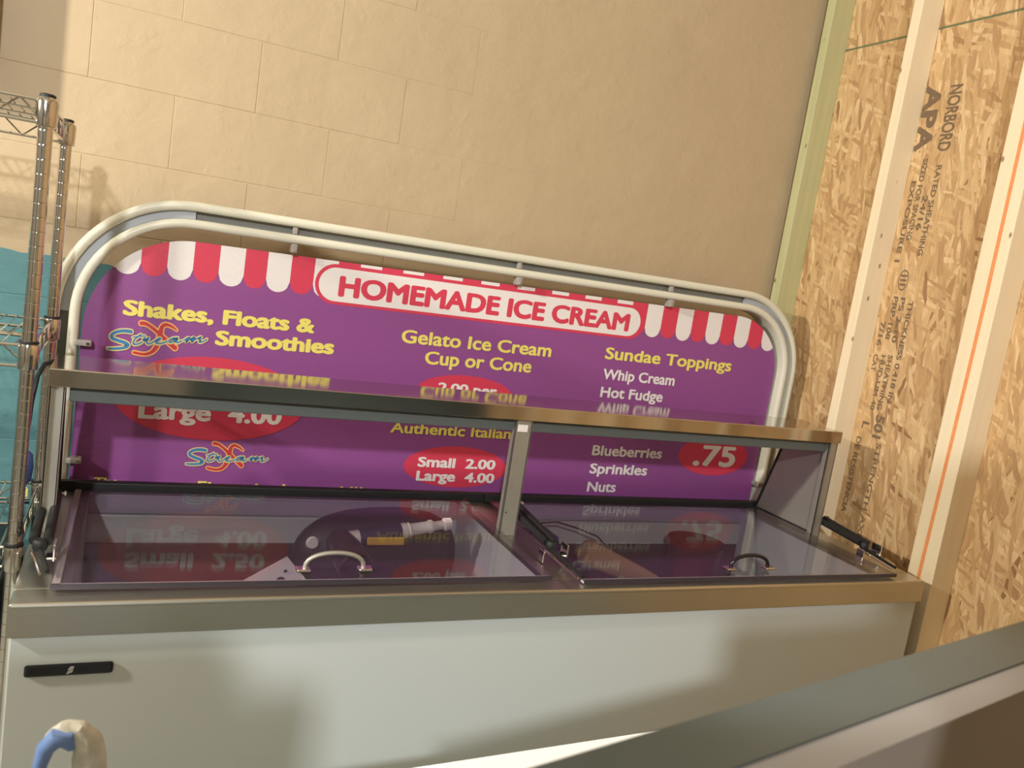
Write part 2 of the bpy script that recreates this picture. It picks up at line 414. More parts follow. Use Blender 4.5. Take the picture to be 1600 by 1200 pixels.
# mill stamp on the sheathing (reads downwards)
def stamp(txt, y_base, z_start, length, cap, off=.0):
    off = max(off, .028)
    # letters' tops point towards the viewer's side of the room (-y)
    return text_obj('printed_stamp', txt, STAMP, wr, (RX-.0005, y_base, z_start+1.56), (0, 0, -1), (0, -1, 0), length, cap, off, 1.0, 1.0)
stamp('NORBORD', 1.869, .767, .198, .044, .02)
stamp('APA', 1.956, .777, .204, .060, .05)
stamp('RATED SHEATHING', 1.858, .527, .278, .019, .0)
stamp('24/16', 1.884, .436, .109, .019, .0)
stamp('SIZED FOR SPACING', 1.912, .550, .254, .019, .0)
stamp('EXPOSURE 1', 1.938, .482, .257, .018, .0)
stamp('THICKNESS 0.418 IN', 1.852, .109, .327, .018, .0)
stamp('PS 2-10', 1.884, .116, .145, .018, .0)
stamp('SHEATHING', 1.884, -.069, .179, .018, .0)
stamp('PRP-108', 1.911, .117, .139, .018, .0)
stamp('HUD-UM-40', 1.911, -.073, .181, .018, .0)
stamp('7/16', 1.940, .033, .080, .018, .0)
stamp('CAT', 1.940, -.074, .057, .018, .0)
stamp('501', 1.880, -.263, .076, .034, .04)
stamp('L', 1.928, -.295, .026, .028, .03)
stamp('STRENGTH AXIS', 1.856, -.352, .332, .019, .0)
stamp('DE RESISTENCIA', 1.938, -.349, .259, .019, .0)
mb = MB(); n = 28                      # oval certification mark
for (ra, rb) in ((1, .86),):
    A = [mb.bm.verts.new((RX-.0005, 1.889+.019*ra*math.cos(2*PI*i/n), 1.73+.033*ra*math.sin(2*PI*i/n))) for i in range(n)]
    C_ = [mb.bm.verts.new((RX-.0005, 1.889+.019*rb*math.cos(2*PI*i/n), 1.73+.033*rb*math.sin(2*PI*i/n))) for i in range(n)]
    for i in range(n): mb.bm.faces.new((A[i], A[(i+1) % n], C_[(i+1) % n], C_[i]))
for dz in (-.014, 0, .014):
    vs = [mb.bm.verts.new((RX-.0005, 1.889+a_, 1.73+dz+b_)) for a_, b_ in ((-.012, -.0035), (.012, -.0035), (.012, .0035), (-.012, .0035))]
    mb.bm.faces.new(vs)
mb.build('stamp_oval', STAMP, wr)
# ------------------------------------------------------------------ menu sign
SY = 2.22
TILT = .0115
sign = thing('menu_sign', 'purple menu board with red and white awning print in cream rounded frame behind freezer', 'sign', (.97, 2.235, .62))
def rrect(x0, x1, zb, zt, rl, rr, n=14, tilt=TILT, sq=1.0):
    """rounded-top outline from bottom left, over the top, to bottom right"""
    P = [(x0, zb)]
    for i in range(n+1):
        a = PI-PI/2*i/n; P.append((x0+rl+rl*math.cos(a), zt-rl+rl*math.sin(a)))
    for i in range(n+1):
        a = PI/2-PI/2*i/n; P.append((x1-rr+rr*math.cos(a), zt-rr+rr*math.sin(a)))
    P.append((x1, zb))
    return [(x, z+(x-.95)*tilt) for x, z in P]
BT = 1.5280
outl = rrect(-.112, 2.047, .70, BT, .240, .20)
board = MB().prism(outl, SY, SY+.006).build('menu_board', PURPLE, sign)
# awning stripes
edges = [-.118, -.0573, .0035, .0631, .1226, .1836, .2446, .3007, .3613, .4218, .4837, .5435, .603, .6637, .724, .7818, .8408]
e = edges[-1]
for i in range(1, 12): edges.append(.8408+(1.4794-.8408)*i/11)
for i in range(1, 11): edges.append(1.4794+.0602*i)
def top_z(x):
    rl, rr, x0, x1 = .240, .20, -.112, 2.047
    z = BT
    if x < x0+rl: z = BT-rl+math.sqrt(max(0, rl**2-(x0+rl-x)**2))
    if x > x1-rr: z = BT-rr+math.sqrt(max(0, rr**2-(x-(x1-rr))**2))
    return z+(x-.95)*TILT
def stripe(mb, xa, xb, zb, y):
    r = (xb-xa)/2; cx = (xa+xb)/2; n = 12
    lo = []; up = []
    for i in range(n+1):
        x = xa+(xb-xa)*i/n
        x = min(max(x, -.1118), 2.0468)
        lo.append((x, zb+r-math.sqrt(max(0, r*r-(x-cx)**2)) )); up.append((x, top_z(x)))
    for i in range(n):
        (xl, a), (xr, b) = lo[i], lo[i+1]; c, d = up[i][1], up[i+1][1]
        if xr-xl < 1e-6: continue
        a, b = min(a, c), min(b, d)
        if c-a < 1e-6 and d-b < 1e-6: continue
        vs = [mb.bm.verts.new(p) for p in ((xl, y, a), (xr, y, b), (xr, y, d), (xl, y, c))]
        mb.bm.faces.new(vs)
for i in range(len(edges)-1):
    xa, xb = edges[i], edges[i+1]; white = i % 2 == 1
    if xa > 2.0: continue
    zb = 1.4262+(xa-.95)*.008-(0 if white else .0)
    if not white:
        mb = MB(); stripe(mb, xa, xb, zb+.001, SY-.0003); bmesh.ops.remove_doubles(mb.bm, verts=mb.bm.verts[:], dist=1e-6); mb.build('awning_stripe', RED, sign)
    else:
        mb = MB(); stripe(mb, xa, xb, zb-.001, SY-.0006); bmesh.ops.remove_doubles(mb.bm, verts=mb.bm.verts[:], dist=1e-6); mb.build('awning_stripe', PWHITE, sign)
def flat(poly, mat, name, y):
    mb = MB(); mb.bm.faces.new([mb.bm.verts.new((x, y, z)) for x, z in poly]); return mb.build(name, mat, sign)
def pill(x0, x1, zc, h, y, mat, name, tilt=.008):
    r = h/2; P = []
    for i in range(17):
        a = PI/2+PI*i/16; P.append((x0+r+r*math.cos(a), zc+r*math.sin(a)))
    for i in range(17):
        a = -PI/2+PI*i/16; P.append((x1-r+r*math.cos(a), zc+r*math.sin(a)))
    return flat([(x, z+(x-.95)*tilt) for x, z in P], mat, name, y)
pill(.4265, 1.4760, 1.4645, .1080, SY-.0008, RED, 'title_border')
pill(.4365, 1.4600, 1.4640, .0905, SY-.0011, PWHITE, 'title_panel')
def ell(cx, cz, rx, rz, name='red_price_oval'):
    return flat([(cx+rx*math.cos(2*PI*i/48), cz+rz*math.sin(2*PI*i/48)) for i in range(48)], RED, name, SY-.0008)
ell(.204, 1.1225, .238, .110)
ell(.900, 1.1965, .150, .0510)
ell(.9055, .9700, .1640, .0630)
ell(1.850, 1.0500, .1480, .0700)
def line(txt, x, z, wd, cap, mat, dz=.005, off=.022, name='printed_text'):
    off *= 1.35
    d = math.atan2(dz, wd)
    return text_obj(name, txt, mat, sign, (x, SY-.0013, z), (math.cos(d), 0, math.sin(d)), (0, 0, 1), wd, cap, off)
line('HOMEMADE ICE CREAM', .4908, 1.4295, .929, .0560, RED, .0075, .036)
line('Shakes, Floats &', -.027, 1.3162, .468, .0385, YELLOW, .0061, .036)
line('Smoothies', .1922, 1.2645, .3074, .0385, YELLOW, .0059, .036)
line('Gelato Ice Cream', .6833, 1.3237, .477, .0375, YELLOW, .0053, .022)
line('Cup or Cone', .7607, 1.2697, .3409, .0375, YELLOW, .005, .022)
line('Sundae Toppings', 1.3504, 1.3427, .5029, .0375, YELLOW, .005, .022)
for t_, z_, w_ in (('Whip Cream', 1.2782, .2774), ('Hot Fudge', 1.220, .2397), ('Caramel', 1.157, .185), ('Strawberries', 1.093, .292), ('Blueberries', 1.0292, .2712), ('Sprinkles', .9686, .2219), ('Nuts', .9075, .1088)):
    line(t_, 1.3547+(1.2782-z_)*.035, z_, w_, .0335, PWHITE, .001, .022)
line('.75', 1.766, 1.0127, .181, .0735, PWHITE, 0, .025)
line('Authentic Italian', .6874, 1.0633, .3818, .0300, YELLOW, .002, .022)
line('Small  2.00', .7835, .966, .2487, .0300, PWHITE, .0006, .03)
line('Large  4.00', .7844, .9241, .2511, .0300, PWHITE, .0, .03)
line('2.00 per', .8124, 1.1904, .1876, .0300, PWHITE, .0016, .03)
line('Small  2.50', .0292, 1.125, .3533, .0420, PWHITE, .005, .03)
line('Large  4.00', .0292, 1.0600, .3533, .0450, PWHITE, .005, .03)
line('Finest in the world!!', .1872, .8745, .4431, .0270, YELLOW, -.003, .022)
line('The', -.0573, .8800, .0567, .0230, YELLOW, .0, .022)
# script logo: strokes as flat ribbons
def ribbon(mb, pts, wd, y, fn):
    # smooth the polyline (Catmull-Rom), then offset both ways
    P = [Vector(p) for p in pts]; W = wd if isinstance(wd, (list, tuple)) else [wd]*len(P)
    Q = []; V = []
    for i in range(len(P)-1):
        p0, p1, p2, p3 = P[max(i-1, 0)], P[i], P[i+1], P[min(i+2, len(P)-1)]
        for k in range(6):
            t = k/6
            Q.append(.5*((2*p1)+(p2-p0)*t+(2*p0-5*p1+4*p2-p3)*t*t+(3*p1-p0-3*p2+p3)*t**3)); V.append(W[i]*(1-t)+W[i+1]*t)
    Q.append(P[-1]); V.append(W[-1])
    L_, R_ = [], []
    for i, q in enumerate(Q):
        t = (Q[min(i+1, len(Q)-1)]-Q[max(i-1, 0)]).normalized(); o = Vector((-t.y, t.x))*V[i]/2
        L_.append(q+o); R_.append(q-o)
    def vv(p, dy=0): x, z = fn(p.x, p.y); return mb.bm.verts.new((x, y-dy, z))
    a = [vv(p) for p in L_]; b = [vv(p) for p in R_]
    for i in range(len(Q)-1): mb.bm.faces.new((a[i], a[i+1], b[i+1], b[i]))
    for end, ang0 in ((0, 0), (-1, 0)):       # round caps
        c = Q[end]; r = V[end]/2; vs = [vv(c+Vector((math.cos(2*PI*k/12), math.sin(2*PI*k/12)))*r, .00003) for k in range(12)]
        mb.bm.faces.new(vs)
SCR = [([(455, 232), (390, 222), (290, 228), (210, 265), (205, 310), (280, 345), (370, 375), (415, 405), (390, 435), (300, 450), (210, 452), (150, 450)], [46, 44, 40, 40, 42, 42, 44, 42, 36, 34, 30, 20]),
       ([(585, 270), (530, 310), (490, 355), (490, 395), (540, 395), (600, 370)], 22), ([(480, 305), (560, 292), (640, 288)], 15),
       ([(640, 310), (615, 345), (650, 330), (690, 315), (680, 340), (660, 370), (690, 395), (740, 375), (780, 350)], 20),
       ([(780, 355), (830, 345), (850, 322), (815, 325), (785, 355), (800, 388), (860, 388), (940, 362)], 20),
       ([(1085, 315), (1020, 318), (965, 350), (985, 378), (1040, 350), (1085, 318), (1060, 360), (1085, 380), (1140, 355)], 20),
       ([(1170, 350), (1220, 315), (1235, 320), (1200, 370), (1260, 330), (1310, 308), (1290, 345), (1280, 368), (1340, 330), (1400, 305), (1410, 315), (1380, 370), (1430, 370), (1490, 335)], 18)]
XST = [([(590, 120), (650, 128), (730, 175), (810, 240), (890, 315), (970, 385), (1050, 450)], [52, 44, 40, 44, 52, 56, 62]),
       ([(1070, 212), (1000, 162), (920, 138), (868, 170), (848, 250), (828, 340), (790, 440), (720, 510), (620, 530), (495, 505)], [14, 34, 44, 54, 66, 68, 62, 44, 34, 34])]
def logo(fn):
    m1, m2, m3, m4 = MB(), MB(), MB(), MB()
    for i, (p, w_) in enumerate(XST):
        ww = [a+34 for a in w_]; ribbon(m1, p, ww, SY-.0013-.00006*i, fn); ribbon(m2, p, w_, SY-.0015-.00006*i, fn)
    for i, (p, w_) in enumerate(SCR):
        ww = [a+32 for a in w_] if isinstance(w_, list) else w_+32
        ribbon(m3, p, ww, SY-.0017-.00001*i, fn); ribbon(m4, p, w_, SY-.0019-.00001*i, fn)
    m1.build('logo_outline', ORANGE, sign); m2.build('logo_swash', LRED, sign); m3.build('logo_outline', PYEL, sign); m4.build('logo_script', LBLUE, sign)
logo(lambda a, b: (-.0844+a*1.69e-4+b*1.46e-5, 1.3124+a*1.9e-5-b*1.89e-4))
logo(lambda a, b: (.126+a*1.53e-4+b*1.1e-5, 1.0240+a*.2e-5-b*1.72e-4))
# cream rails, grey channel between them
inner = rrect(-.148, 2.088, .66, 1.5845, .265, .235, 16, .006)
def rail(d0, d1, y0, y1, mat, name, lip=0):
    hw_ = (d1-d0)/2; prof = [((d0+d1)/2-hw_*math.cos(PI*k/8), y0+.010-.010*math.sin(PI*k/8)) for k in range(9)]+[(d1, y1), (d0, y1)]
    return MB().sweep(inner, prof).build(name, mat, sign, smooth=True)
rail(.013, .036, 2.196, 2.262, CREAM, 'outer_rail')
rail(-.030, -.007, 2.190, 2.262, CREAM, 'inner_rail')
MB().sweep(inner, [(-.007, 2.226), (.013, 2.226), (.013, 2.262), (-.007, 2.262)]).build('channel_liner', LINGREY, sign)
# lighter corner sleeves in the channel
n1 = [p for p in inner[1:17+3]]
MB().sweep(inner[1:18], [(-.0065, 2.214), (.0125, 2.214), (.0125, 2.224), (-.0065, 2.224)]).build('corner_sleeve', plain('pale_blue_grey_sleeve', (168, 172, 180), .4), sign)
MB().sweep(inner[18:35], [(-.0065, 2.214), (.0125, 2.214), (.0125, 2.224), (-.0065, 2.224)]).build('corner_sleeve', bpy.data.materials['pale_blue_grey_sleeve'], sign)
for (xc, side) in ((.358, 0), (1.005, 0), (1.545, 0)):
    zt = 1.5845+(xc-.95)*.006
    c = MB().box(xc-.008, xc+.008, 2.186, 2.2185, zt-.054, zt-.030, .003)
    c.box(xc-.006, xc+.006, 2.2, 2.216, zt-.006, zt+.012, .002)
    c = c.build('clear_clip', CLEAR, sign)
    MB().lathe([(.0025, 0), (.0035, .001), (.0035, .003)], (xc, 2.183, zt-.048), (0, 1, 0), 10).build('clip_rivet', STEEL_DULL, c)
for (xc, zc, sgn) in ((-.105, 1.242, 1), (-.105, .951, 1), (2.062, 1.20, -1), (2.055, .962, -1)):
    c = MB().box(xc-.018, xc+.018, 2.186, 2.2185, zc-.007, zc+.007, .003).build('clear_clip', CLEAR, sign)
    MB().lathe([(.004, 0), (.004, .003)], (xc+sgn*.01, 2.1835, zc), (0, 1, 0), 10).build('clip_rivet', CHROME2, c)

# ------------------------------------------------------------------ ice cream freezer cabinet
cab = thing('ice_cream_freezer', 'long white ice cream dipping freezer with stainless top, glass lids and raised stainless shelf', 'freezer', (.95, 1.83, 0))
CX0, CX1, CY0, CY1, CT = -.148, 2.045, 1.480, 2.170, .900
b = MB()
b.box(CX0+.004, CX1-.004, CY0+.010, CY0+.06, .10, CT-.058, .003)       # front skin
b.box(CX0+.004, CX0+.06, CY0+.02, CY1, .10, CT-.058, .003)
b.box(CX1-.06, CX1-.004, CY0+.02, CY1, .10, CT-.058, .003)
b.box(CX0+.004, CX1-.004, CY1-.06, CY1, .10, CT-.058, .003)
b.build('body', WHITE, cab)
MB().box(CX0+.03, CX1-.03, CY0+.05, CY1-.03, .0, .10).build('plinth', BLACK, cab)
# stainless top frame with four bars round two wells and a folded front band
t = MB()
t.box(CX0, CX1, CY0, 1.545, CT-.012, CT, .005, 3)
t.box(CX0, CX1, CY0+.0005, CY0+.010, CT-.060, CT-.004)
t.box(CX0+.0005, CX0+.010, CY0+.010, CY1-.001, CT-.060, CT-.004)
t.box(CX1-.010, CX1-.0005, CY0+.010, CY1-.001, CT-.060, CT-.004)
t.box(CX0, CX1, 2.125, CY1, CT-.012, CT)
t.box(CX0, -.06, 1.545, 2.125, CT-.012, CT)
t.box(1.925, CX1, 1.545, 2.125, CT-.012, CT)
t.box(.885, .985, 1.545, 2.125, CT-.012, CT)
t.build('top_frame', STEELTOP, cab)
for (xa, xb) in ((-.062, .887), (.983, 1.927)):
    l = MB()
    l.box(xa, xb, 2.124, 2.136, .600, CT-.012)
    l.box(xa-.01, xa, 1.54, 2.13, .600, CT-.012); l.box(xb, xb+.01, 1.54, 2.13, .600, CT-.012)
    l.box(xa, xb, 1.533, 1.545, .600, CT-.012)
    l = l.build('well_liner', LINER, cab)
    MB().box(xa+.001, xb-.001, 2.116, 2.124, CT-.056, CT-.014, .002).build('well_collar', plain('grey_collar', (160, 160, 168), .5), l)
    MB().box(xa, xb, 2.108, 2.124, .64, .772, .002).box(xa, xb, 1.545, 2.11, .625, .642).build('well_base', WELLDARK, l)  # lower back wall and floor of the well coloured dark
# two glass lids with dark edge, pale front trim and bow handles
for (xa, xb, hx, yf) in ((-.092, .890, .410, 1.524), (.958, 1.948, 1.470, 1.500)):
    lid = MB().box(xa, xb, yf, 2.100, CT+.010, CT+.015, .001, 1).build('glass_lid', GLASS, cab)
    e_ = MB(); e_.box(xa, xb, yf-.003, yf, CT+.006, CT+.0155); e_.build('dark_lid_edge', plain('dark_glass_edge', (58, 52, 58), .35), lid)
    e_ = MB(); e_.box(xa+.002, xb-.002, yf+.001, yf+.017, CT+.0045, CT+.0095)
    if hx < 1: e_.box(xa+.002, xa+.014, yf+.012, 2.095, CT+.0045, CT+.0095)
    e_.build('pale_lid_seal', plain('pale_seal', (214, 204, 210), .5), lid)
    MB().box(xa, xb, 2.094, 2.106, CT+.002, CT+.026, .003).build('rear_lid_bar', BLACK, lid)
    arc = []; hw = .060
    for i in range(15):
        a = PI*i/14; arc.append((hx-hw*math.cos(a), yf+.048, CT+.018+.034*math.sin(a)**.7))
    hb = MB()
    for sx in (-1,):
        prof_n = 8
    hb.tube(arc, .0048, 10).build('handle', STEEL_DULL if hx < 1 else BLACKG, lid, True)
    for sx in (-1, 1):
        MB().box(hx+sx*hw-.011-(0 if sx > 0 else .006), hx+sx*hw+.011+(.006 if sx > 0 else 0), yf+.036, yf+.060, CT+.015, CT+.021, .002).build('handle_foot', CHROME2, lid)
MB().box(CX0+.02, CX1-.02, 2.108, 2.126, CT, CT+.024, .002).build('rear_rubber_strip', BLACK, cab)
# raised shelf
SHZ = 1.56-.320
sh = MB()
sh.box(-.143, 1.990, 1.820, 2.000, SHZ-.004, SHZ, .0015)
sh.box(-.143, 1.990, 1.818, 1.822, SHZ-.036, SHZ-.0005, .0012)
sh.box(-.143, -.139, 1.820, 2.000, SHZ-.036, SHZ-.0005, .001); sh.box(1.986, 1.990, 1.820, 2.000, SHZ-.036, SHZ-.0005, .001)
sh.box(-.143, 1.990, 1.997, 2.001, SHZ-.030, SHZ-.0005, .001)
shelf = sh.build('raised_shelf', STEEL, cab)
MB().lathe([(.006, 0), (.006, .0015), (.003, .0025)], (1.668, 1.860, SHZ-.0005), (0, 0, 1), 12).build('shelf_screw', BLACK, shelf)
MB().box(-.105, 1.955, 1.842, 1.856, SHZ-.069, SHZ-.030, .002).build('grey_stiffener_rail', GREYRAIL, cab)
# posts: square steel channels
for (xa, xb) in ((.888, .934), (-.140, -.112), (1.955, 1.986)):
    p = MB(); p.box(xa, xb, 1.824, 1.830, CT, SHZ-.036, .001); p.box(xa, xa+.003, 1.824, 1.846, CT, SHZ-.036); p.box(xb-.003, xb, 1.824, 1.846, CT, SHZ-.036)
    p = p.build('shelf_post', STEEL_DULL, cab)
    if 0 < xa < 1:
        MB().box(xa+.007, xb-.012, 1.8225, 1.8245, SHZ-.066, SHZ-.048, .0004).build('white_sticker', PWHITE, p)
        MB().lathe([(.002, 0), (.002, .001)], (xa+.01, 1.8232, CT+.062), (0, 1, 0), 8).build('post_screw', BLACK, p)
# end panels (steel, rear edge leaning back towards the hinge line)
def end_panel(x):
    mb = MB(); P = [(1.846, SHZ-.036), (2.022, SHZ-.060), (2.104, CT+.004), (1.846, CT+.004)]
    a = [mb.bm.verts.new((x, y, z)) for y, z in P]; c = [mb.bm.verts.new((x+.004, y, z)) for y, z in P]
    mb.bm.faces.new(a); mb.bm.faces.new(c[::-1])
    for i in range(4): mb.bm.faces.new((a[i], c[i], c[(i+1) % 4], a[(i+1) % 4]))
    o = mb.build('end_panel', STEEL_DULL, cab)
    MB().tube([(x+.002, 2.022, SHZ-.055), (x+.002, 2.104, CT+.010)], .006, 8).build('rubber_edge', BLACK, o)
    MB().tube([(x-.001, 2.095, CT+.008), (x-.001, 1.86, CT+.008)], .004, 8).build('rubber_edge', BLACK, o)
end_panel(1.972); end_panel(-.130)
# lid arms: twin black struts with bolts and a thin bright link
def strut(x, y0, y1, y2, dx, x2, bolts=True):
    z0, z1 = CT+.040, CT+.028
    s_ = MB()
    s_.tube([(x-.010, y0, z0+.008), (x-.010+dx*.8, y1+.03, z1+.012)], .009, 10)
    s_.tube([(x+.013, y0+.01, z0+.014), (x+.012+dx, y1+.02, z1+.014)], .009, 10)
    s_.lathe([(.011, 0), (.013, .004), (.013, .016), (.010, .02)], (x+dx, y1+.02, z1-.002), (0, 0, 1), 14)
    s_ = s_.build('lid_arm', BLACK, cab, True)
    MB().tube([(x+dx, y1+.02, z1), (x2, y2, CT+.024)], [.006, .004], 8).build('arm_rod', BLACK, s_, True)
    MB().tube([(x+dx-.012, y1+.02, z1-.004), (x2-.012, y2, CT+.020)], [.0035, .0025], 8).build('bright_link', CHROME2, s_, True)
    for (bx, by, bz) in ((x-.028, y0-.005, z0), (x+.030, y0+.01, z0+.016)):
        MB().lathe([(.004, 0), (.006, .001), (.006, .005), (.003, .006), (.003, .014)], (bx, by, bz), (1 if bx < x else -1, 0, 0), 10).build('bolt', CHROME2, s_, True)
    br = MB(); br.box(x+dx+.012, x+dx+.030, y1-.01, y1+.016, z1-.010, z1-.006, .001); br.box(x+dx+.024, x+dx+.028, y1-.02, y1+.014, z1-.010, z1+.022, .001); br.box(x+dx-.034, x+dx-.030, y1-.012, y1+.014, z1-.024, z1+.004, .001)
    br.build('arm_bracket', CHROME2, s_)
strut(.962, 1.910, 1.640, 1.495, -.012, .950)
strut(-.128, 1.900, 1.640, 1.560, .006, -.100)
strut(2.010, 1.840, 1.640, 1.520, -.015, 1.965)
# name plate on the front
npl = MB().box(-.118, .018, CY0+.004, CY0+.0105, .776-.011, .776+.010+.0, .004).build('name_plate', BLACKG, cab)
mb = MB()
for P in ([(-.0545, .7685), (-.0505, .7685), (-.0475, .7745), (-.0515, .7745)], [(-.0525, .7755), (-.0445, .7755), (-.0425, .7825), (-.0485, .7825)], [(-.0495, .770), (-.0455, .771), (-.0435, .7765), (-.0475, .7765)]):
    mb.bm.faces.new([mb.bm.verts.new((x, CY0+.0036, z)) for x, z in P])
mb.build('plate_emblem', CHROME2, npl)

# ------------------------------------------------------------------ things lying inside the freezer
def cinside(z): return z
# black power-tool-like case with rounded back
ca = thing('black_tool_case', 'black rounded plastic tool housing with white knobs under the freezer glass lid', 'tool', (.62, 2.0, .642))
mb = MB()
bm = bmesh.new(); bmesh.ops.create_uvsphere(bm, u_segments=28, v_segments=16, radius=1)
for v in bm.verts:
    x, y, z = v.co
    k = 1.0 if z > 0 else .75
    sgn = lambda a: (1 if a >= 0 else -1)
    x_ = sgn(x)*abs(x)**.75; z_ = sgn(z)*abs(z)**.8
    v.co = Vector((.628+x_*.222, 2.010+y*.09, .765+z_*.140*k + .012*x_))
mb._add(bm); mb.build('housing', plain('matte_black_plastic', (20, 22, 26), .5), ca, True)
MB().lathe([(.034, -.06), (.040, .01), (.040, .11), (.036, .116), (.032, .05)], (.503, 1.85, .850), (0, -1, .0), 28).build('barrel', plain('dark_plum_plastic', (40, 24, 32), .3), ca, True)
for (x, z, r) in ((.436, .848, .016), (.545, .868, .013)):
    MB().lathe([(r*.9, 0), (r, .006), (r*.8, .012)], (x, 1.915, z), (0, -1, 0), 14).build('white_knob', BOTTLE, ca, True)
MB().box(.560, .575, 1.80, 1.90, .644, .70, .004).build('foot', BLACKG, ca)
# bottle lying on it
bo = thing('glue_bottle', 'white nozzle glue bottle with navy and yellow label lying on black tool housing', 'bottle', (.66, 1.90, .84))
ax = Vector((.96, .05, .14)).normalized(); base = Vector((.515, 1.893, .862))
MB().lathe([(.014, 0), (.020, .006), (.020, .150), (.017, .158)], base, ax, 20).build('bottle_body', BOTTLE, bo, True)
MB().lathe([(.0204, 0), (.0206, .004), (.0206, .105), (.0204, .108)], base+ax*.030, ax, 20).build('navy_label', NAVY, bo, True)
mbz = MB(); mbz.box(.560, .655, 1.868, 1.876, .856, .876, .003); mbz.build('yellow_label_band', YLAB, bo)
MB().lathe([(.017, 0), (.020, .006), (.016, .012), (.015, .055), (.018, .060), (.017, .068), (.012, .075), (.012, .098), (.017, .102), (.015, .120), (.006, .124)], base+ax*.154, ax, 20).build('nozzle_cap', BOTTLE, bo, True)
# leaflet
lf = thing('folded_leaflet', 'white printed leaflet standing on edge beside black tool housing', 'leaflet', (.36, 1.95, .66))
mb = MB(); P = [(.215, 1.93, .700), (.432, 1.93, .690), (.436, 1.93, .745), (.385, 1.935, .803)]
mb.bm.faces.new([mb.bm.verts.new(p) for p in P]); q = [mb.bm.verts.new((x, y+.0012, z)) for x, y, z in P]; mb.bm.faces.new(q[::-1])
mb.build('sheet', PAPER, lf)
mb = MB()
for (cx, cz, r) in ((.375, .745, .010), (.384, .768, .0045), (.335, .738, .008)):
    mb.bm.faces.new([mb.bm.verts.new((cx+r*1.1*math.cos(2*PI*i/10), 1.9285, cz+r*.9*math.sin(2*PI*i/10))) for i in range(10)])
mb.build('printed_marks', INK, lf)
# cardboard tube tapering to a pale tip
tu = thing('cardboard_cone', 'tan cardboard cone with pale tip lying in freezer well', 'cone', (1.35, 1.9, .75))
axc = Vector((.93, -.12, -.34)).normalized(); bc = Vector((1.20, 1.91, .826))
MB().lathe([(.030, 0), (.036, .004), (.033, .10), (.028, .20), (.022, .26)], bc, axc, 24).build('cone_wrap', CARD, tu, True)
MB().lathe([(.014, 0), (.012, .03), (.003, .09)], bc+axc*.258, axc, 16).build('pale_tip', BOTTLE, tu, True)
# dark red cup
cu = thing('dark_red_cup', 'dark red plastic cup standing in freezer behind bow handle', 'cup', (1.64, 1.98, .642))
MB().lathe([(.055, 0), (.060, .01), (.085, .19), (.090, .193), (.084, .19), (.055, .02)], (1.64, 1.97, .642), (0, 0, 1), 28).build('cup_wall', DRED, cu, True)
# blue box
tag(MB().box(1.055, 1.165, 1.99, 2.08, .642, .836, .006).build('blue_box', BLUED), 'dark blue box in freezer well behind cardboard cone', 'box')
# cable loop
pts = [(1.05, 1.99, .80), (1.07, 2.0, .845), (1.11, 2.02, .868), (1.17, 2.03, .868), (1.24, 2.03, .850), (1.31, 2.02, .828), (1.34, 2.01, .80), (1.35, 2.0, .70), (1.35, 1.99, .645)]
tag(MB().tube(pts, .0028, 8).build('thin_black_cable', BLACK, None, True), 'thin black cable arching inside freezer well above blue box', 'cable')
# red strip
tag(MB().lathe([(.020, 0), (.022, .003), (.021, .10), (.012, .115), (.012, .13)], (.385, 1.72, .642), (.0, .03, 1), 18).build('red_tube', plain('red_tube_plastic', (150, 34, 44), .35), None, True), 'small red tube upright in freezer well under glass handle', 'tube')

# ------------------------------------------------------------------ wire shelving unit
rk = thing('wire_shelving_unit', 'chrome wire shelving unit standing beside the freezer against the wall', 'shelving', (-.63, 1.9, 0))
XR, XL, YF, YR, TOP = -.168, -1.085, 1.700, 2.112, 1.738
levels = [1.735, 1.303, .920, .15]
for (x, y) in ((XR, YF), (XR, YR), (XL, YF), (XL, YR)):
    prof = [(.0124, .0)]
    z = .03
    while z < TOP-.03:
        prof += [(.0124, z-.0006), (.0124, z), (.01215, z+.0008), (.01215, z+.0016), (.0124, z+.0024), (.0124, z+.0030)]; z += .0254
    prof.append((.0124, TOP))
    p = MB().lathe(prof, (x, y, 0), (0, 0, 1), 18).build('post', CHROME, rk, True)
    MB().lathe([(.0130, 0), (.0130, .004), (.010, .006)], (x, y, TOP), (0, 0, 1), 18).build('post_cap', BLACK, p, True)
    for zl in levels:
        if zl < TOP-.02: MB().lathe([(.0145, 0), (.0165, .001), (.0165, .004), (.0145, .005)], (x, y, zl), (0, 0, 1), 18).build('split_sleeve', BLACK, p, True)
        MB().lathe([(.0165, 0), (.0170, .002), (.0185, .040), (.0165, .046)][::1], (x, y, zl-.047), (0, 0, 1), 20).build('collar', CHROME, p, True)
for zl in levels:
    zt, zb = zl-.004, zl-.042
    s_ = MB()
    for zz in (zt, zb):
        s_.tube([(XL, YF, zz), (XR, YF, zz)], .0030, 6); s_.tube([(XL, YR, zz), (XR, YR, zz)], .0030, 6)
        s_.tube([(XL, YF, zz), (XL, YR, zz)], .0030, 6); s_.tube([(XR, YF, zz), (XR, YR, zz)], .0030, 6)
    s_ = s_.build('wire_shelf', CHROME, rk, True)
    d_ = MB()
    # snake wire in the edges
    for y in (YF, YR):
        n = 22; pp = []
        for i in range(n+1): pp.append((XL+(XR-XL)*i/n, y, zt if i % 2 else zb))
        d_.tube(pp, .0022, 5)
    n = 10
    for x in (XL, XR): d_.tube([(x, YF+(YR-YF)*i/n, zt if i % 2 else zb) for i in range(n+1)], .0022, 5)
    x = XR-.022
    while x > XL: d_.tube([(x, YF, zt+.002), (x, YR, zt+.002)], .0019, 5); x -= .022
    for f in (.33, .66): d_.tube([(XL, YF+(YR-YF)*f, zt-.002), (XR, YF+(YR-YF)*f, zt-.002)], .0028, 5)
    d_.build('deck_wires', CHROME, s_, True, kind='stuff')
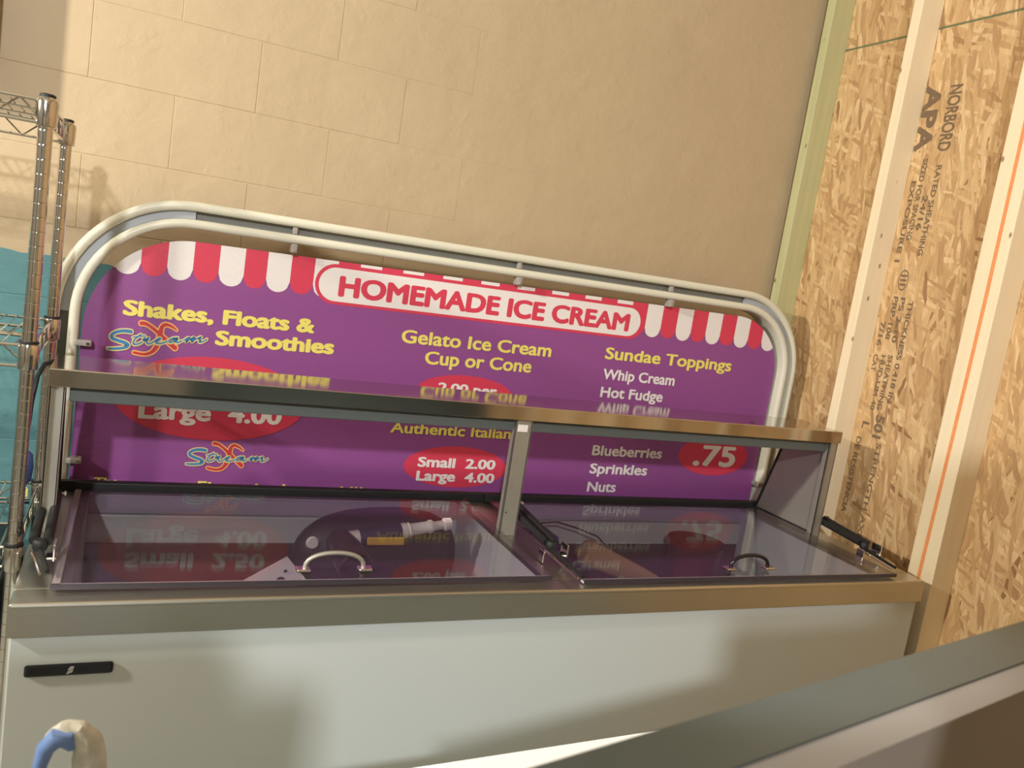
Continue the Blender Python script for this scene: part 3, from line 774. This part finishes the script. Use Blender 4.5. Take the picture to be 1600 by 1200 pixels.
# black cable with plug and yellow tag hanging between rack and freezer
cb = thing('power_cord', 'black power cord with plug and yellow tag hanging between wire shelving and freezer', 'cord', (-.16, 1.95, 1.0))
MB().tube([(-.150, 1.99, 1.225), (-.163, 1.96, 1.222), (-.172, 1.94, 1.20), (-.178, 1.93, 1.15), (-.181, 1.92, 1.08), (-.183, 1.92, 1.02)], .005, 8).build('cord', BLACK, cb, True)
MB().lathe([(.006, 0), (.016, .012), (.019, .04), (.016, .068), (.010, .074)], (-.183, 1.92, .968), (0, 0, 1), 14).build('plug', BLUED, cb, True)
MB().box(-.197, -.184, 1.900, 1.9015, .948, .966).box(-.181, -.170, 1.900, 1.9015, .950, .968).build('yellow_tag', YLAB if False else plain('pale_yellow_tag', (206, 204, 120), .6), cb)
MB().tube([(-.183, 1.92, .968), (-.180, 1.92, .90), (-.190, 1.93, .80), (-.195, 1.95, .4), (-.19, 2.0, .02)], .005, 8).build('cord', BLACK, cb, True)

# ------------------------------------------------------------------ near foreground
# white top given a slope to catch lamp light, before the freezer
tb = thing('light_tilted_lid', 'white lid sloped to catch lamp light in front of freezer beyond grey steel panel', 'bin', (.67, 1.0, 0))
def skew(prof, mat, name, parent, a0=0, a1=1.25, bev=.004):
    """prof: (distance towards the viewer's side, z) outline swept along the bin's length"""
    mb = MB(); R_ = []
    for a in (a0, a1):
        R_.append([mb.bm.verts.new((.05+a*.9988+o*.049, 1.0815+a*.049-o*.9988, z)) for o, z in prof])
    n = len(prof); mb.bm.faces.new(R_[0]); mb.bm.faces.new(R_[1][::-1])
    for i in range(n): mb.bm.faces.new((R_[0][i], R_[1][i], R_[1][(i+1) % n], R_[0][(i+1) % n]))
    bmesh.ops.bevel(mb.bm, geom=mb.bm.edges[:], offset=bev, segments=2, affect='EDGES')
    return mb.build(name, mat, parent)
skew([(0, .785), (.20, .585), (.20, .567), (0, .767)], TABLEW, 'sloping_lid', tb)
skew([(.004, .762), (.195, .566), (.195, .02), (.004, .02)], WHITE, 'lid_support', tb, .01, 1.24)

# steel panel: a line from (.288,.479) to (1.109,.651) at z 1.21
pn = thing('steel_panel', 'blurred grey stainless steel equipment panel in the near foreground', 'equipment', (.70, .50, 0))
P0_ = 0; p0, p1 = Vector((.20, .4585, 1.206)), Vector((1.30, .688, 1.206))
dr = (p1-p0).normalized(); nr = Vector((dr.y, -dr.x, 0))    # towards the camera side
def slab(o0, o1, z0, z1, mat, name, parent, bev=.004, ext=0):
    mb = MB(); bmx = bmesh.new(); bmesh.ops.create_cube(bmx, size=1)
    ln = (p1-p0).length+ext
    for v in bmx.verts:
        a = (v.co.x+.5)*ln; o = o0+(v.co.y+.5)*(o1-o0); z = z0+(v.co.z+.5)*(z1-z0)
        q = p0+dr*a+nr*o; v.co = Vector((q.x, q.y, z))
    bmesh.ops.bevel(bmx, geom=bmx.edges[:], offset=bev, segments=3, affect='EDGES')
    mb._add(bmx); return mb.build(name, mat, parent, True)
DARKST = plain('blue_grey_sheet_steel', (104, 116, 118), .42, .85, .1, 6)
TANST = plain('tan_grey_sheet_steel', (124, 118, 112), .6, .1, .06, 5)
slab(.0, .050, .0, 1.206, DARKST, 'rear_rim', pn, .007)
slab(.050, .056, .0, 1.202, plain('dark_fold', (96, 84, 74), .6, .3), 'fold_groove', pn, .001)
slab(.056, .085, .0, 1.2035, TANST, 'front_sheet', pn, .006)
# blue and white loop at the bottom of the picture
hd = thing('blue_loop_handle', 'blue plastic loop handle crusted with white plaster in front of freezer name plate', 'handle', (-.035, 1.0, .80))
cx, cy, cz = -.030, 1.0, .928
arc = [(-.055, cy-.004, .70), (-.056, cy-.004, .85), (-.0555, cy-.004, .915), (-.051, cy-.004, .937), (-.041, cy-.004, .949), (-.030, cy-.003, .948), (-.022, cy-.002, .936)]
MB().tube(arc, [.008, .008, .008, .010, .012, .012, .008], 14).build('blue_loop', BLUEP, hd, True)
arc2 = [(-.050, cy+.006, .93), (-.046, cy+.005, .945), (-.034, cy+.004, .9535), (-.020, cy+.003, .9510), (-.008, cy+.002, .938), (-.0035, cy, .915), (-.001, cy, .88), (.000, cy, .70)]
mb = MB(); mb.tube(arc2, [.006, .009, .0115, .0135, .0165, .0185, .019, .019], 18)
rnd = random.Random(3)
bmesh.ops.subdivide_edges(mb.bm, edges=[e for e in mb.bm.edges if e.calc_length() > .008], cuts=2, use_grid_fill=True)
for v in mb.bm.verts: v.co += Vector((rnd.uniform(-1, 1), rnd.uniform(-1, 1), rnd.uniform(-1, 1)))*.0013
mb.build('plaster_crust', CRUST, hd, True)
MB().lathe([(.055, 0), (.06, .01), (.06, .04), (.03, .06)], (cx, cy, .64), (0, 0, 1), 20).build('tool_base', BLUEP, hd, True)
MB().tube([(cx, cy, .64), (cx, cy, 0)], .012, 10).build('tool_stem', BLUEP, hd, True)

# ------------------------------------------------------------------ lamps and added light blockers outside the frame
wl = thing('work_light', 'tripod work light shining on the freezer from beyond the shelving', 'lamp', (LAMP.x, LAMP.y, 0))
dirv = (Vector((1.2, 2.0, 1.2))-LAMP).normalized()
MB().lathe([(.05, 0), (.13, .10), (.135, .12), (.13, .115)], LAMP-dirv*.16, dirv, 24).build('lamp_head', BLACK, wl, True)
MB().tube([(LAMP.x-.12, LAMP.y-.09, 0.5), (LAMP.x-.12, LAMP.y-.09, LAMP.z)], .015, 10).build('stand_pole', BLACK, wl, True)
for k in range(3):
    a = 2*PI*k/3
    MB().tube([(LAMP.x-.12, LAMP.y-.09, .75), (LAMP.x-.12+.4*math.cos(a), LAMP.y-.09+.4*math.sin(a), .01)], .010, 8).build('leg', BLACK, wl, True)
cl = thing('pendant_lamp', 'white pendant lamp hanging from ceiling at the far side of the room', 'lamp', (BULB.x, BULB.y, 3.3))
bd = (Vector((.8, 2.2, 1.2))-BULB).normalized()
MB().lathe([(.04, 0), (.12, .06), (.13, .12), (.125, .12)], BULB-bd*.14, bd, 24).build('lamp_shade', WHITE, cl, True)
MB().tube([(BULB.x-.03, BULB.y-.08, 3.3), (BULB.x-.03, BULB.y-.08, 3.04)], .006, 8).build('lamp_cord', BLACK, cl)
def blocker(name, label, x0, x1, y0, y1, z0, z1):  # added box out of view that blocks lamp light and casts shade
    r = thing(name, label, 'box', ((x0+x1)/2, (y0+y1)/2, z0))
    MB().box(x0, x1, y0, y1, z0, z1, .006).build('blocker_body', BLOCKER, r)
    MB().box((x0+x1)/2-.025, (x0+x1)/2+.025, y0-.0008, y1+.0008, z1-.15, z1+.0008).build('packing_tape', plain('packing_tape', (190, 160, 120), .3), r)
    return r
eb = thing('wall_blocker', 'unseen grey box added for its shadow on painted block wall above chrome wire shelving', 'cabinet', (-.60, 2.39, 1.76))  # added out of view to shade the upper left of the wall
MB().box(-.86, -.356, 2.30, 2.394, 1.80, 2.75, .004).build('wall_blocker_body', GREYRAIL, eb)
MB().box(-.84, -.376, 2.292, 2.299, 1.82, 2.73, .003).build('wall_blocker_face', GREYRAIL, eb)
blocker('blocker', 'unseen added shade-casting carton standing on the floor nearest the wire shelving', -.80, -.30, -.50, -.02, 0, 1.69)
blocker('blocker', 'unseen added shade-casting carton standing on the floor nearest the strand board wall', .36, .95, -.55, -.10, 0, 1.72)

# unseen roller added to cast a soft shadow, beside the tall carton
rl = thing('shade_roller', 'unseen added shade-casting roller standing head up on a pole beside tall pale carton', 'roller', (-.225, -.05, 0))
MB().lathe([(.012, 0), (.026, .012), (.029, .03), (.029, .20), (.026, .225), (.012, .235)], (-.225, -.05, 1.395), (0, 0, 1), 20).build('shade_roller_head', TANST, rl, True)
MB().tube([(-.225, -.05, 0), (-.225, -.05, 1.40)], .011, 10).build('pole', BLACK, rl, True)
# black box added to darken the space low on the rack
tt = thing('added_dark_box', 'black box added for darkness on the lowest shelf of chrome wire unit', 'tote', (-.47, 1.9, .155))
MB().box(-.74, -.205, 1.735, 2.075, .155, .80, .012).build('dark_box_body', BLACK, tt)
MB().box(-.75, -.195, 1.725, 2.085, .80, .83, .008).build('dark_box_lid', BLACKG, tt)
sl = thing('added_ceiling_spot', 'unseen added ceiling spot brightening sloping white lid', 'lamp', (.72, .86, 3.3))  # housing of the added spot over the white lid
MB().lathe([(.05, 0), (.055, .01), (.055, .10), (.048, .10)], (.72, .86, 3.3), (0, 0, -1), 20).build('added_spot_housing', WHITE, sl, True)

blocker('blocker', 'unseen added shade-casting carton stacked on top of the tall carton nearest the strand board wall', .66, .93, -.50, -.11, 1.722, 1.98)
